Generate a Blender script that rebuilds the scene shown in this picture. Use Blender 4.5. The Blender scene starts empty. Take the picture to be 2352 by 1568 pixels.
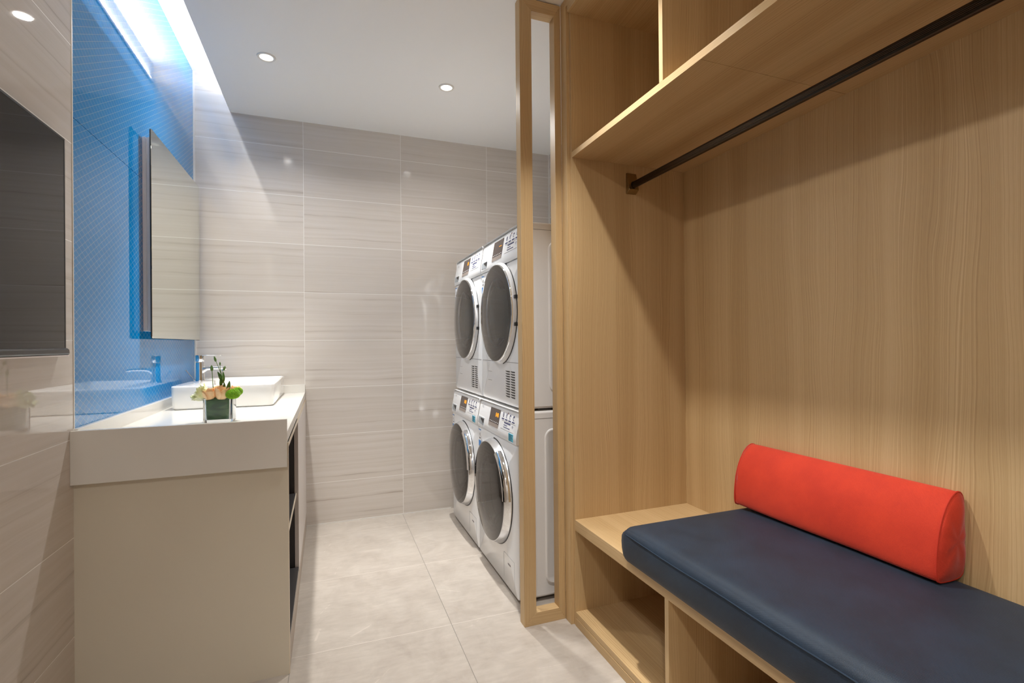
import bpy, bmesh, math, random
from mathutils import Vector, Matrix
random.seed(7)
PI = math.pi
SC = bpy.context.scene
COL = SC.collection

# ------------------------------------------------------------------ materials
class NT:
    def __init__(s, name):
        s.mat = bpy.data.materials.new(name); s.mat.use_nodes = True
        s.t = s.mat.node_tree; s.t.nodes.clear()
        s.out = s.t.nodes.new('ShaderNodeOutputMaterial')
    def n(s, typ, ins=None, **props):
        nd = s.t.nodes.new(typ)
        for k, v in props.items(): setattr(nd, k, v)
        for k, v in (ins or {}).items():
            sock = nd.inputs[k]
            if isinstance(v, bpy.types.NodeSocket): s.t.links.new(v, sock)
            else: sock.default_value = v
        return nd
    def m(s, op, a, b=None, c=None):
        nd = s.t.nodes.new('ShaderNodeMath'); nd.operation = op
        for i, v in enumerate((a, b, c)):
            if v is None: continue
            if isinstance(v, bpy.types.NodeSocket): s.t.links.new(v, nd.inputs[i])
            else: nd.inputs[i].default_value = v
        return nd.outputs[0]
    def mix(s, fac, a, b, blend='MIX'):
        nd = s.t.nodes.new('ShaderNodeMix'); nd.data_type = 'RGBA'; nd.blend_type = blend
        for i, v in ((0, fac), (6, a), (7, b)):
            if isinstance(v, bpy.types.NodeSocket): s.t.links.new(v, nd.inputs[i])
            else: nd.inputs[i].default_value = v if i == 0 else (*v, 1) if len(v) == 3 else v
        return nd.outputs[2]
    def ramp(s, fac, stops):
        nd = s.t.nodes.new('ShaderNodeValToRGB')
        e = nd.color_ramp.elements
        while len(e) < len(stops): e.new(0.5)
        for el, (p, c) in zip(e, stops):
            el.position = p; el.color = (*c, 1) if len(c) == 3 else c
        s.t.links.new(fac, nd.inputs[0])
        return nd.outputs[0]
    def pos(s):
        g = s.n('ShaderNodeNewGeometry')
        x = s.n('ShaderNodeSeparateXYZ', {0: g.outputs['Position']})
        return g.outputs['Position'], x.outputs[0], x.outputs[1], x.outputs[2]
    def bsdf(s, **kw):
        nd = s.n('ShaderNodeBsdfPrincipled')
        for k, v in kw.items():
            sock = nd.inputs[k.replace('_', ' ')]
            if isinstance(v, bpy.types.NodeSocket): s.t.links.new(v, sock)
            elif isinstance(v, tuple) and len(v) == 3 and sock.type == 'RGBA': sock.default_value = (*v, 1)
            else: sock.default_value = v
        s.t.links.new(nd.outputs[0], s.out.inputs[0])
        return nd
    def bump(s, h, strength=0.1, dist=0.001):
        return s.n('ShaderNodeBump', {'Height': h, 'Strength': strength, 'Distance': dist}).outputs[0]

def lin(r, g, b):
    f = lambda c: (c / 255 / 12.92) if c / 255 <= 0.04045 else ((c / 255 + 0.055) / 1.055) ** 2.4
    return (f(r), f(g), f(b))

def plain(name, col, rough=0.5, **kw):
    t = NT(name); t.bsdf(Base_Color=col, Roughness=rough, **kw); return t.mat

def emit(name, col, s):
    t = NT(name); e = t.n('ShaderNodeEmission', {0: (*col, 1), 1: s})
    t.t.links.new(e.outputs[0], t.out.inputs[0]); return t.mat

def wood(name, along):
    t = NT(name); P, x, y, z = t.pos()
    if along == 'Z': across, lng = t.m('ADD', x, y), z
    elif along == 'Y': across, lng = t.m('ADD', x, z), y
    else: across, lng = t.m('ADD', y, z), x
    v = t.n('ShaderNodeCombineXYZ', {0: t.m('MULTIPLY', across, 3.5), 1: t.m('MULTIPLY', lng, 0.55)}).outputs[0]
    warp = t.n('ShaderNodeTexNoise', {'Vector': v, 'Scale': 1.6, 'Detail': 2.0, 'Roughness': 0.45}).outputs[0]
    v2 = t.n('ShaderNodeCombineXYZ', {0: t.m('MULTIPLY', across, 30), 1: t.m('MULTIPLY', lng, 6)}).outputs[0]
    wob = t.n('ShaderNodeTexNoise', {'Vector': v2, 'Scale': 1.0, 'Detail': 1.0}).outputs[0]
    tt = t.m('ADD', t.m('ADD', across, t.m('MULTIPLY', warp, 0.11)), t.m('MULTIPLY', wob, 0.006))
    fine = t.n('ShaderNodeTexNoise', {'W': tt, 'Scale': 300.0, 'Detail': 3.0, 'Roughness': 0.6}, noise_dimensions='1D').outputs[0]
    broad = t.n('ShaderNodeTexNoise', {'W': tt, 'Scale': 11.0, 'Detail': 2.0}, noise_dimensions='1D').outputs[0]
    v3 = t.n('ShaderNodeCombineXYZ', {0: t.m('MULTIPLY', across, 900), 1: t.m('MULTIPLY', lng, 30)}).outputs[0]
    pore = t.n('ShaderNodeTexNoise', {'Vector': v3, 'Scale': 1.0, 'Detail': 1.0}).outputs[0]
    f = t.m('ADD', t.m('MULTIPLY', fine, 0.62), t.m('ADD', t.m('MULTIPLY', broad, 0.26), t.m('MULTIPLY', pore, 0.12)))
    c = t.ramp(f, [(0.26, lin(156, 124, 82)), (0.44, lin(184, 153, 108)), (0.60, lin(198, 168, 124)), (0.78, lin(213, 186, 143))])
    t.bsdf(Base_Color=c, Roughness=0.46, Normal=t.bump(f, 0.15, 0.0006))
    return t.mat

def tile(name, along, a0, z0, rough=0.05):
    t = NT(name); P, x, y, z = t.pos()
    a = x if along == 'X' else y
    ua = t.m('DIVIDE', t.m('SUBTRACT', a, a0), 0.608); uz = t.m('DIVIDE', t.m('SUBTRACT', z, z0), 0.3033)
    ia, iz = t.m('FLOOR', ua), t.m('FLOOR', uz)
    fa, fz = t.m('FRACT', ua), t.m('FRACT', uz)
    g1 = t.m('LESS_THAN', t.m('ABSOLUTE', t.m('SUBTRACT', fa, 0.5)), 0.5 - 0.0012 / 0.608)
    g2 = t.m('LESS_THAN', t.m('ABSOLUTE', t.m('SUBTRACT', fz, 0.5)), 0.5 - 0.0012 / 0.3033)
    inside = t.m('MULTIPLY', g1, g2)
    rnd = t.n('ShaderNodeTexWhiteNoise', {'Vector': t.n('ShaderNodeCombineXYZ', {0: ia, 1: iz}).outputs[0]}, noise_dimensions='2D').outputs[0]
    off = t.m('MULTIPLY', rnd, 37.0)
    vw = t.n('ShaderNodeCombineXYZ', {0: t.m('MULTIPLY', a, 2.2), 1: t.m('MULTIPLY', z, 5.0), 2: off}).outputs[0]
    warp = t.n('ShaderNodeTexNoise', {'Vector': vw, 'Scale': 1.0, 'Detail': 3.0, 'Roughness': 0.55}).outputs[0]
    w = t.m('ADD', t.m('ADD', z, t.m('MULTIPLY', warp, 0.035)), off)
    s1 = t.n('ShaderNodeTexNoise', {'W': w, 'Scale': 42.0, 'Detail': 4.0, 'Roughness': 0.6}, noise_dimensions='1D').outputs[0]
    vb = t.n('ShaderNodeCombineXYZ', {0: t.m('MULTIPLY', a, 3.0), 1: t.m('MULTIPLY', z, 26.0), 2: off}).outputs[0]
    brk = t.n('ShaderNodeTexNoise', {'Vector': vb, 'Scale': 1.0, 'Detail': 2.0}).outputs[0]
    f = t.m('ADD', t.m('MULTIPLY', s1, 0.72), t.m('MULTIPLY', brk, 0.28))
    c = t.ramp(f, [(0.26, lin(172, 160, 149)), (0.335, lin(196, 187, 178)), (0.40, lin(205, 197, 188)), (0.66, lin(212, 205, 198))])
    tone = t.m('ADD', 0.97, t.m('MULTIPLY', rnd, 0.05))
    c = t.mix(1.0, c, t.n('ShaderNodeCombineColor', {0: tone, 1: tone, 2: tone}).outputs[0], 'MULTIPLY')
    c = t.mix(inside, lin(232, 230, 226), c)
    t.bsdf(Base_Color=c, Roughness=t.m('SUBTRACT', 0.5, t.m('MULTIPLY', inside, 0.5 - rough)), IOR=1.68)
    return t.mat

def floor_mat():
    t = NT('stone_floor_tile'); P, x, y, z = t.pos()
    ux = t.m('DIVIDE', t.m('SUBTRACT', x, 0.468), 0.602); uy = t.m('DIVIDE', t.m('SUBTRACT', y, 1.993), 0.60)
    fx, fy = t.m('FRACT', ux), t.m('FRACT', uy)
    gx = t.m('LESS_THAN', t.m('ABSOLUTE', t.m('SUBTRACT', fx, 0.5)), 0.5 - 0.0011 / 0.6)
    gy = t.m('LESS_THAN', t.m('ABSOLUTE', t.m('SUBTRACT', fy, 0.5)), 0.5 - 0.0010 / 0.6)
    rnd = t.n('ShaderNodeTexWhiteNoise', {'Vector': t.n('ShaderNodeCombineXYZ', {0: t.m('FLOOR', ux), 1: t.m('FLOOR', uy)}).outputs[0]}, noise_dimensions='2D').outputs[0]
    vv = t.n('ShaderNodeCombineXYZ', {0: x, 1: y, 2: t.m('MULTIPLY', rnd, 9)}).outputs[0]
    n1 = t.n('ShaderNodeTexNoise', {'Vector': vv, 'Scale': 7.0, 'Detail': 7.0, 'Roughness': 0.65, 'Distortion': 0.6}).outputs[0]
    mp = t.n('ShaderNodeMapping', {'Vector': vv, 'Rotation': (0, 0, 0.7), 'Scale': (14, 60, 1)}).outputs[0]
    n2 = t.n('ShaderNodeTexNoise', {'Vector': mp, 'Scale': 1.0, 'Detail': 4.0}).outputs[0]
    f = t.m('ADD', t.m('MULTIPLY', n1, 0.7), t.m('MULTIPLY', n2, 0.3))
    c = t.ramp(f, [(0.30, lin(158, 148, 138)), (0.5, lin(172, 163, 153)), (0.7, lin(184, 176, 166))])
    vein = t.n('ShaderNodeTexVoronoi', {'Vector': t.n('ShaderNodeMapping', {'Vector': vv, 'Rotation': (0, 0, 0.5), 'Scale': (1.1, 3.2, 1)}).outputs[0], 'Scale': 1.3}, feature='DISTANCE_TO_EDGE').outputs[0]
    vm = t.m('MULTIPLY', t.m('LESS_THAN', vein, 0.0035), t.m('GREATER_THAN', n1, 0.52))
    c = t.mix(t.m('MULTIPLY', vm, 0.22), c, lin(218, 208, 196))
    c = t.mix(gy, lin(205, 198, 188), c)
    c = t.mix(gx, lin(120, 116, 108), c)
    t.bsdf(Base_Color=c, Roughness=t.m('ADD', 0.26, t.m('MULTIPLY', n2, 0.16)), Normal=t.bump(n2, 0.04, 0.0005))
    return t.mat

def blue_glass():
    t = NT('blue_diamond_glass'); P, x, y, z = t.pos()
    u, v = t.m('DIVIDE', y, 0.0419), t.m('DIVIDE', z, 0.0242)
    half = 0.5 * 0.0011 / 0.02096
    def line(w):
        return t.m('GREATER_THAN', t.m('ABSOLUTE', t.m('SUBTRACT', t.m('FRACT', w), 0.5)), 0.5 - half)
    g = t.m('MAXIMUM', line(t.m('ADD', u, v)), line(t.m('SUBTRACT', u, v)))
    c = t.mix(g, lin(0, 124, 194), lin(122, 176, 200))
    t.bsdf(Base_Color=c, Roughness=0.012, IOR=1.6)
    return t.mat

def fabric(name, col, col2, sc=900, rough=0.85, sheen=0.25):
    t = NT(name); P, x, y, z = t.pos()
    w1 = t.m('SINE', t.m('MULTIPLY', t.m('ADD', y, t.m('MULTIPLY', z, 0.25)), sc * 2))
    w2 = t.m('SINE', t.m('MULTIPLY', t.m('ADD', x, z), sc * 2))
    w = t.m('MULTIPLY', w1, w2)
    n = t.n('ShaderNodeTexNoise', {'Vector': P, 'Scale': 9.0, 'Detail': 6.0, 'Roughness': 0.6}).outputs[0]
    n2 = t.n('ShaderNodeTexNoise', {'Vector': P, 'Scale': 420.0, 'Detail': 1.0}).outputs[0]
    f = t.m('ADD', t.m('MULTIPLY', n, 0.6), t.m('ADD', t.m('MULTIPLY', n2, 0.25), t.m('MULTIPLY', w, 0.08)))
    c = t.ramp(f, [(0.3, col), (0.62, col2)])
    t.bsdf(Base_Color=c, Roughness=rough, Sheen_Weight=sheen, Sheen_Roughness=0.4, Normal=t.bump(w, 0.35, 0.0006))
    return t.mat

def smoked_glass(name, tint, ior=1.5):
    t = NT(name)
    fr = t.n('ShaderNodeFresnel', {'IOR': ior}).outputs[0]
    tr = t.n('ShaderNodeBsdfTransparent', {0: (*tint, 1)}).outputs[0]
    gl = t.n('ShaderNodeBsdfGlossy', {0: (1, 1, 1, 1), 'Roughness': 0.02}).outputs[0]
    mx = t.n('ShaderNodeMixShader', {0: fr, 1: tr, 2: gl}).outputs[0]
    t.t.links.new(mx, t.out.inputs[0]); return t.mat

def leafy(name, c1, c2, rough=0.4, sc=60):
    t = NT(name); P, x, y, z = t.pos()
    n = t.n('ShaderNodeTexNoise', {'Vector': P, 'Scale': sc, 'Detail': 3.0}).outputs[0]
    t.bsdf(Base_Color=t.ramp(n, [(0.35, c1), (0.65, c2)]), Roughness=rough, Subsurface_Weight=0.0)
    return t.mat

def lining_mat():
    t = NT('rolled_leaf'); P, x, y, z = t.pos()
    wv = t.n('ShaderNodeTexNoise', {'Vector': t.n('ShaderNodeMapping', {'Vector': P, 'Scale': (14, 14, 55)}).outputs[0], 'Scale': 1.0, 'Detail': 3.0, 'Distortion': 1.0}).outputs[0]
    t.bsdf(Base_Color=t.ramp(wv, [(0.38, lin(26, 78, 28)), (0.5, lin(46, 100, 44)), (0.62, lin(78, 120, 68))]), Roughness=0.5, Specular_IOR_Level=0.2)
    return t.mat

M = {}
M['wood_z'] = wood('oak_vertical_grain', 'Z'); M['wood_y'] = wood('oak_lengthwise_grain', 'Y'); M['wood_x'] = wood('oak_cross_grain', 'X')
M['tile_back'] = tile('travertine_tile_back', 'X', -0.135, 1.177, 0.07)
M['tile_left'] = tile('travertine_tile_left', 'Y', 1.297, 0.866, 0.02)
M['tile_right'] = tile('travertine_tile_right', 'Y', 0.35, 1.177)
M['floor'] = floor_mat()
M['ceil'] = plain('white_ceiling_paint', lin(241, 241, 240), 0.7)
M['blue'] = blue_glass()
M['white_trim'] = plain('white_trim', lin(225, 222, 216), 0.35)
M['quartz'] = plain('white_quartz', lin(224, 221, 214), 0.12)
M['greige'] = plain('greige_laminate', lin(210, 202, 184), 0.35)
M['door_lam'] = plain('pale_laminate', lin(214, 206, 201), 0.3)
M['plinth'] = plain('plinth_beige', lin(180, 165, 150), 0.4)
M['carc'] = plain('charcoal_interior', lin(62, 60, 60), 0.35)
M['edge'] = plain('cream_edge_band', lin(222, 208, 186), 0.4)
M['ceramic'] = plain('white_ceramic', lin(240, 238, 234), 0.06)
M['chrome'] = plain('chrome', (0.82, 0.83, 0.84), 0.04, Metallic=1.0)
M['alu'] = plain('satin_aluminium', lin(236, 230, 230), 0.35)
M['mirror'] = plain('mirror_silver', (0.80, 0.83, 0.77), 0.0, Metallic=1.0)
M['black'] = plain('black_plastic', (0.012, 0.012, 0.013), 0.4)
M['screen'] = plain('dark_glass', lin(20, 19, 18), 0.02, IOR=1.5)
M['screen_rail'] = plain('dark_rail', lin(52, 49, 48), 0.3)
M['enamel'] = plain('white_enamel', lin(234, 235, 236), 0.16)
M['enamel_rib'] = plain('white_enamel_side', lin(236, 234, 232), 0.3)
M['silver'] = plain('silver_ring', (0.70, 0.71, 0.73), 0.22, Metallic=0.85)
M['rim_dark'] = plain('dark_seal', lin(96, 90, 90), 0.25)
M['drum'] = plain('steel_drum', (0.62, 0.63, 0.62), 0.35, Metallic=0.3)
M['smoke'] = smoked_glass('smoked_door_glass', (0.40, 0.375, 0.375))
M['smoke_pale'] = smoked_glass('smoked_dryer_glass', (0.58, 0.56, 0.55))
M['bowl'] = smoked_glass('clear_bowl_glass', (0.72, 0.74, 0.74), 1.3)
M['disp'] = plain('display_window', lin(74, 62, 60), 0.15)
M['disp_grey'] = plain('display_key_strip', lin(146, 134, 126), 0.4)
M['orange'] = emit('orange_led', (1.0, 0.36, 0.02), 2.2)
M['navy_ink'] = plain('navy_print', lin(52, 54, 105), 0.6)
M['red_ink'] = plain('red_print', lin(120, 30, 40), 0.6)
M['grey_ink'] = plain('grey_print', lin(120, 116, 116), 0.6)
M['white_sticker'] = plain('white_sticker', lin(238, 238, 238), 0.5)
M['blue_sticker'] = plain('blue_sticker', lin(60, 130, 200), 0.5)
M['teal'] = plain('teal_sticker', lin(70, 180, 205), 0.5)
M['teal_ink'] = plain('teal_ink', lin(30, 80, 105), 0.6)
M['shadow_grey'] = plain('recess_grey', lin(150, 156, 160), 0.3)
M['bronze'] = plain('bronze_rod', (0.055, 0.036, 0.022), 0.28, Metallic=0.9)
M['brass'] = plain('antique_brass', (0.36, 0.27, 0.14), 0.34, Metallic=1.0)
M['navy'] = fabric('navy_fabric', lin(12, 27, 42), lin(23, 43, 62), 850, 0.55, 0.05)
M['navy_pipe'] = plain('navy_piping', lin(26, 44, 62), 0.7)
M['red'] = fabric('red_fabric', lin(184, 43, 16), lin(205, 55, 22), 800, 0.8, 0.15)
M['red_pipe'] = plain('red_piping', lin(186, 44, 20), 0.8)
M['lens'] = emit('downlight_lens', (1.0, 0.97, 0.93), 4.0)
M['glass'] = plain('clear_glass', (0.97, 0.985, 0.98), 0.0, Transmission_Weight=1.0, IOR=1.46)
M['lining'] = lining_mat()
M['rose'] = leafy('peach_petal', lin(246, 196, 136), lin(255, 222, 174), 0.5, 40)
M['liz'] = leafy('pale_green_petal', lin(214, 222, 150), lin(242, 240, 208), 0.5, 45)
M['mum'] = leafy('lime_petal', lin(112, 168, 10), lin(156, 204, 28), 0.5, 150)
M['leaf'] = leafy('leaf_green', lin(46, 88, 28), lin(84, 130, 52), 0.4, 60)
M['stem'] = leafy('stem_green', lin(88, 128, 58), lin(122, 156, 82), 0.5, 60)
M['seam'] = plain('seam_shadow_line', lin(90, 64, 38), 0.8)

# ------------------------------------------------------------------ helpers
def tag(o, label=None, cat=None, group=None, kind=None):
    if label: o['label'] = label
    if cat: o['category'] = cat
    if group: o['group'] = group
    if kind: o['kind'] = kind
    return o

def thing(name, label, cat, loc=(0, 0, 0), group=None):
    o = bpy.data.objects.new(name, None); COL.objects.link(o)
    o.location = loc; o.empty_display_size = 0.1
    return tag(o, label, cat, group)

def root_loc(p):
    v = Vector((0, 0, 0))
    while p is not None:
        v += Vector(p.location); p = p.parent
    return v

def obj(name, bm, mat, parent=None, bevel=0, seg=2, angle=35, local=False, label=None):
    """one mesh object; coordinates are world unless local"""
    if parent is not None and not local:
        d = -root_loc(parent)
        bmesh.ops.translate(bm, verts=bm.verts, vec=d)
    bmesh.ops.recalc_face_normals(bm, faces=bm.faces)
    me = bpy.data.meshes.new(name); bm.to_mesh(me); bm.free()
    for p in me.polygons: p.use_smooth = True
    me.set_sharp_from_angle(angle=math.radians(angle))
    for mm in (mat if isinstance(mat, (list, tuple)) else [mat]): me.materials.append(mm)
    o = bpy.data.objects.new(name, me); COL.objects.link(o)
    if parent is not None: o.parent = parent
    if bevel:
        b = o.modifiers.new('bevel', 'BEVEL'); b.width = bevel; b.segments = seg
        b.limit_method = 'ANGLE'; b.angle_limit = math.radians(40); b.harden_normals = False
    if label: o['label'] = label
    return o

def box(x0, x1, y0, y1, z0, z1, bm=None, mi=0):
    bm = bm or bmesh.new()
    vs = [bm.verts.new((x, y, z)) for x in (x0, x1) for y in (y0, y1) for z in (z0, z1)]
    for q in ((0, 1, 3, 2), (4, 6, 7, 5), (0, 4, 5, 1), (2, 3, 7, 6), (0, 2, 6, 4), (1, 5, 7, 3)):
        f = bm.faces.new([vs[i] for i in q]); f.material_index = mi
    return bm

def boxes(lst):
    bm = bmesh.new()
    for b in lst: box(*b, bm=bm)
    return bm

def loft(loops, cap0=True, cap1=True, closed=True, bm=None, ring=False, mi=0):
    bm = bm or bmesh.new()
    rows = [[bm.verts.new(p) for p in L] for L in loops]
    n = len(rows[0])
    pairs = list(zip(rows[:-1], rows[1:])) + ([(rows[-1], rows[0])] if ring else [])
    for A, B in pairs:
        for i in range(n if closed else n - 1):
            j = (i + 1) % n
            f = bm.faces.new((A[i], A[j], B[j], B[i])); f.material_index = mi
    if cap0 and not ring: bm.faces.new(rows[0][::-1]).material_index = mi
    if cap1 and not ring: bm.faces.new(rows[-1]).material_index = mi
    return bm

def rrect(cx, cy, w, h, r, n=5):
    pts = []
    for (sx, sy, a0) in ((1, 1, 0), (-1, 1, PI / 2), (-1, -1, PI), (1, -1, 1.5 * PI)):
        for i in range(n + 1):
            a = a0 + (PI / 2) * i / n
            pts.append((cx + sx * (w / 2 - r) + r * math.cos(a), cy + sy * (h / 2 - r) + r * math.sin(a)))
    return pts

def tube(path, rad, n=8, bm=None, cap=True, closed=False):
    bm = bm or bmesh.new(); path = [Vector(p) for p in path]; L = len(path)
    rads = rad if isinstance(rad, (list, tuple)) else [rad] * L
    loops = []; up = None
    for i, p in enumerate(path):
        if closed: d = path[(i + 1) % L] - path[i - 1]
        else: d = path[min(i + 1, L - 1)] - path[max(i - 1, 0)]
        d.normalize()
        if up is None:
            up = Vector((0, 0, 1)) if abs(d.z) < 0.9 else Vector((1, 0, 0))
        a = d.cross(up).normalized(); b = a.cross(d).normalized(); up = b
        loops.append([p + rads[i] * (math.cos(2 * PI * k / n) * a + math.sin(2 * PI * k / n) * b) for k in range(n)])
    return loft(loops, cap and not closed, cap and not closed, bm=bm, ring=closed)

def lathe(prof, center, axis='Z', n=48, bm=None, a0=0, a1=2 * PI, cap=False, mi=0):
    """prof: (radius, along). axis Z up or X (along = x, angle 0 towards -y)"""
    bm = bm or bmesh.new(); full = abs(a1 - a0 - 2 * PI) < 1e-6
    c = Vector(center); cols = []
    for k in range(n if full else n + 1):
        a = a0 + (a1 - a0) * k / n
        col = []
        for r, h in prof:
            if axis == 'Z': col.append(c + Vector((r * math.cos(a), r * math.sin(a), h)))
            else: col.append(c + Vector((h, -r * math.cos(a), r * math.sin(a))))
        cols.append([bm.verts.new(p) for p in col])
    m = len(cols)
    for k in range(m if full else m - 1):
        A, B = cols[k], cols[(k + 1) % m]
        for i in range(len(prof) - 1):
            bm.faces.new((A[i], A[i + 1], B[i + 1], B[i])).material_index = mi
    if not full and cap:
        bm.faces.new(cols[0]); bm.faces.new(cols[-1][::-1])
    bmesh.ops.remove_doubles(bm, verts=bm.verts, dist=1e-6)
    return bm

def ellipsoid(c, rx, ry, rz, u=14, v=10, bm=None):
    bm = bm or bmesh.new()
    r = bmesh.ops.create_uvsphere(bm, u_segments=u, v_segments=v, radius=1)
    bmesh.ops.scale(bm, vec=(rx, ry, rz), verts=r['verts']); bmesh.ops.translate(bm, vec=c, verts=r['verts'])
    return bm

def text_bm(s, size):
    cu = bpy.data.curves.new('t', 'FONT'); cu.body = s; cu.size = size; cu.align_x = 'CENTER'; cu.align_y = 'CENTER'
    o = bpy.data.objects.new('t', cu); COL.objects.link(o)
    dg = bpy.context.evaluated_depsgraph_get(); me = bpy.data.meshes.new_from_object(o.evaluated_get(dg))
    bm = bmesh.new(); bm.from_mesh(me)
    bpy.data.objects.remove(o); bpy.data.curves.remove(cu); bpy.data.meshes.remove(me)
    return bm

# ------------------------------------------------------------------ camera
YAW, PITCH, ROLL, F = 0.3568068, 0.00266662, 0.00886527, 1137.52
cy, sy = math.cos(YAW), math.sin(YAW)
fwd = Vector((sy * math.cos(PITCH), cy * math.cos(PITCH), math.sin(PITCH)))
r0 = Vector((cy, -sy, 0)); d0 = fwd.cross(r0)
right = math.cos(ROLL) * r0 + math.sin(ROLL) * d0
down = -math.sin(ROLL) * r0 + math.cos(ROLL) * d0
cam = bpy.data.cameras.new('camera'); co = bpy.data.objects.new('camera', cam); COL.objects.link(co)
cam.sensor_width = 36; cam.lens = F / 2352 * 36; cam.clip_start = 0.02
mt = Matrix((right, -down, -fwd)).transposed().to_4x4(); mt.translation = (0, 0, 1.15)
co.matrix_world = mt
SC.camera = co

# ------------------------------------------------------------------ setting
XL, XR, YB, YF, ZC, ZS = -0.735, 1.575, 3.395, -1.6, 2.56, 2.775
def struct(name, bm, mat, **k): return tag(obj(name, bm, mat, **k), kind='structure')
struct('floor', box(XL - 0.1, XR + 0.1, YF, YB + 0.1, -0.08, 0), M['floor'])
struct('ceiling', boxes([(-0.541, XR + 0.1, YF, YB, ZC, 2.86), (XL - 0.1, -0.541, 0.21, YB, ZS, 2.86), (XL - 0.1, -0.541, YF, 0.21, ZC, 2.86)]), M['ceil'])
struct('wall_back', box(XL - 0.1, XR + 0.1, YB, YB + 0.1, 0, 2.86), M['tile_back'])
struct('wall_left', boxes([(XL - 0.1, XL, YF, 0.21, 0, ZC), (XL - 0.1, XL, 0.21, 1.905, 0, ZS)]), M['tile_left'])
struct('wall_left', box(XL - 0.1, XL - 0.0065, 1.905, YB, 0, ZS), M['tile_left'])
struct('wall_right', box(XR, XR + 0.1, YF, YB, 0, ZC), M['tile_right'])
struct('wall_front', box(XL - 0.1, XR + 0.1, YF - 0.1, YF, 0, 2.86), M['tile_back'])
struct('trim_1', box(XL - 0.004, XL + 0.0015, 1.903, 1.909, 0.893, ZS), M['white_trim'])
struct('trim_2', box(XL - 0.002, XL + 0.009, YB - 0.004, YB, 0.893, ZS), M['white_trim'])
struct('trim_3', box(XR - 0.008, XR, YB - 0.004, YB, 0, ZC), M['white_trim'])
struct('trim_4', box(-0.131, 0.80, YB - 0.0015, YB, 0, 0.008), M['white_trim'])

# blue glass cladding: two panels stacked
a = obj('glass_cladding_panel', box(XL - 0.006, XL, 1.909, YB - 0.004, 0.8972, 1.8605), M['blue'])
tag(a, 'lower pane of blue diamond-patterned glass, behind the basin and mirror', 'glass panel')
a = obj('glass_cladding_panel', box(XL - 0.006, XL, 1.909, YB - 0.004, 1.8625, ZS), M['blue'])
tag(a, 'upper pane of blue diamond-patterned glass, rising into the ceiling light slot', 'glass panel')

# ------------------------------------------------------------------ downlights
def downlight(x, y, label, power, group, spread=78, aim=None, spill=0.0):
    t = thing('downlight', label, 'ceiling light', (x, y, ZC), group)
    obj('trim_ring', lathe([(0.030, -0.0005), (0.031, -0.004), (0.040, -0.005), (0.043, -0.0005)], (0, 0, 0), n=40), M['white_trim'], t, local=True)
    obj('lens', lathe([(0.0001, -0.0015), (0.0305, -0.0015)], (0, 0, 0), n=40), M['lens'], t, local=True)
    l = bpy.data.lights.new('downlight_lamp', 'AREA'); l.shape = 'DISK'; l.size = 0.056; l.energy = power; l.color = (1.0, 0.98, 0.95)
    l.spread = math.radians(spread)
    lo = bpy.data.objects.new('downlight_lamp', l); COL.objects.link(lo); lo.parent = t; lo.location = (0, 0, -0.007)
    if spill:
        l2 = l.copy(); l2.energy = spill; l2.spread = math.radians(141.6)
        lo2 = bpy.data.objects.new('downlight_spill', l2); COL.objects.link(lo2); lo2.parent = t; lo2.location = (0, 0, -0.0075)
    if aim:
        lo.location.z = -0.035
        lo.rotation_euler = (Vector(aim) - Vector((x, y, ZC))).to_track_quat('-Z', 'Y').to_euler()
    return t
G = 'recessed ceiling downlights'
downlight(-0.27, 2.685, 'left lit round recessed downlight, in the ceiling nearer the blue glass', 5.2, G, 64, None, 7.4)
downlight(0.625, 2.675, 'right lit round recessed downlight, in the ceiling in front of the washers', 5.2, G, 64, None, 5.0)
downlight(0.60, 1.35, 'recessed downlight in the ceiling above the far end of the bench, out of view', 7.5, G, 78, (0.92, 1.32, 0.4))
downlight(0.60, 0.25, 'recessed downlight in the ceiling above the near end of the bench, out of view', 5.0, G, 78, (0.92, 0.25, 0.4))
downlight(-0.60, 0.75, 'added unseen tilted lamp by the left wall, aimed at the wardrobe back panel', 2.0, G, 75, (1.49, 0.95, 1.05))  # added lamp: throws the shelf shadow, in place of strip light off the glass
downlight(-0.45, -0.75, 'added unseen fill lamp in the ceiling behind the viewpoint', 20, G, 132)  # added fill lamp, lifts the dim faces turned towards the camera

# LED strip on the hidden upright face of the ceiling slot
led = thing('led_strip', 'white LED strip hidden inside the ceiling slot along the blue glass', 'light strip', (-0.5415, 1.8, 2.66))
obj('profile', box(-0.5475, -0.5415, 0.26, 3.36, 2.65, 2.67), M['alu'], led)
l = bpy.data.lights.new('led_strip_lamp', 'AREA'); l.shape = 'RECTANGLE'; l.size = 3.05; l.size_y = 0.016; l.energy = 16; l.color = (1.0, 0.97, 0.94)
lo = bpy.data.objects.new('led_strip_lamp', l); COL.objects.link(lo); lo.parent = led; lo.location = (-0.009, 0, 0.002)
zax = -Vector((-0.25, 0, 0.97)).normalized(); xax = Vector((0, 1, 0)); yax = zax.cross(xax)
lo.rotation_euler = Matrix((xax, yax, zax)).transposed().to_euler()

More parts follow.
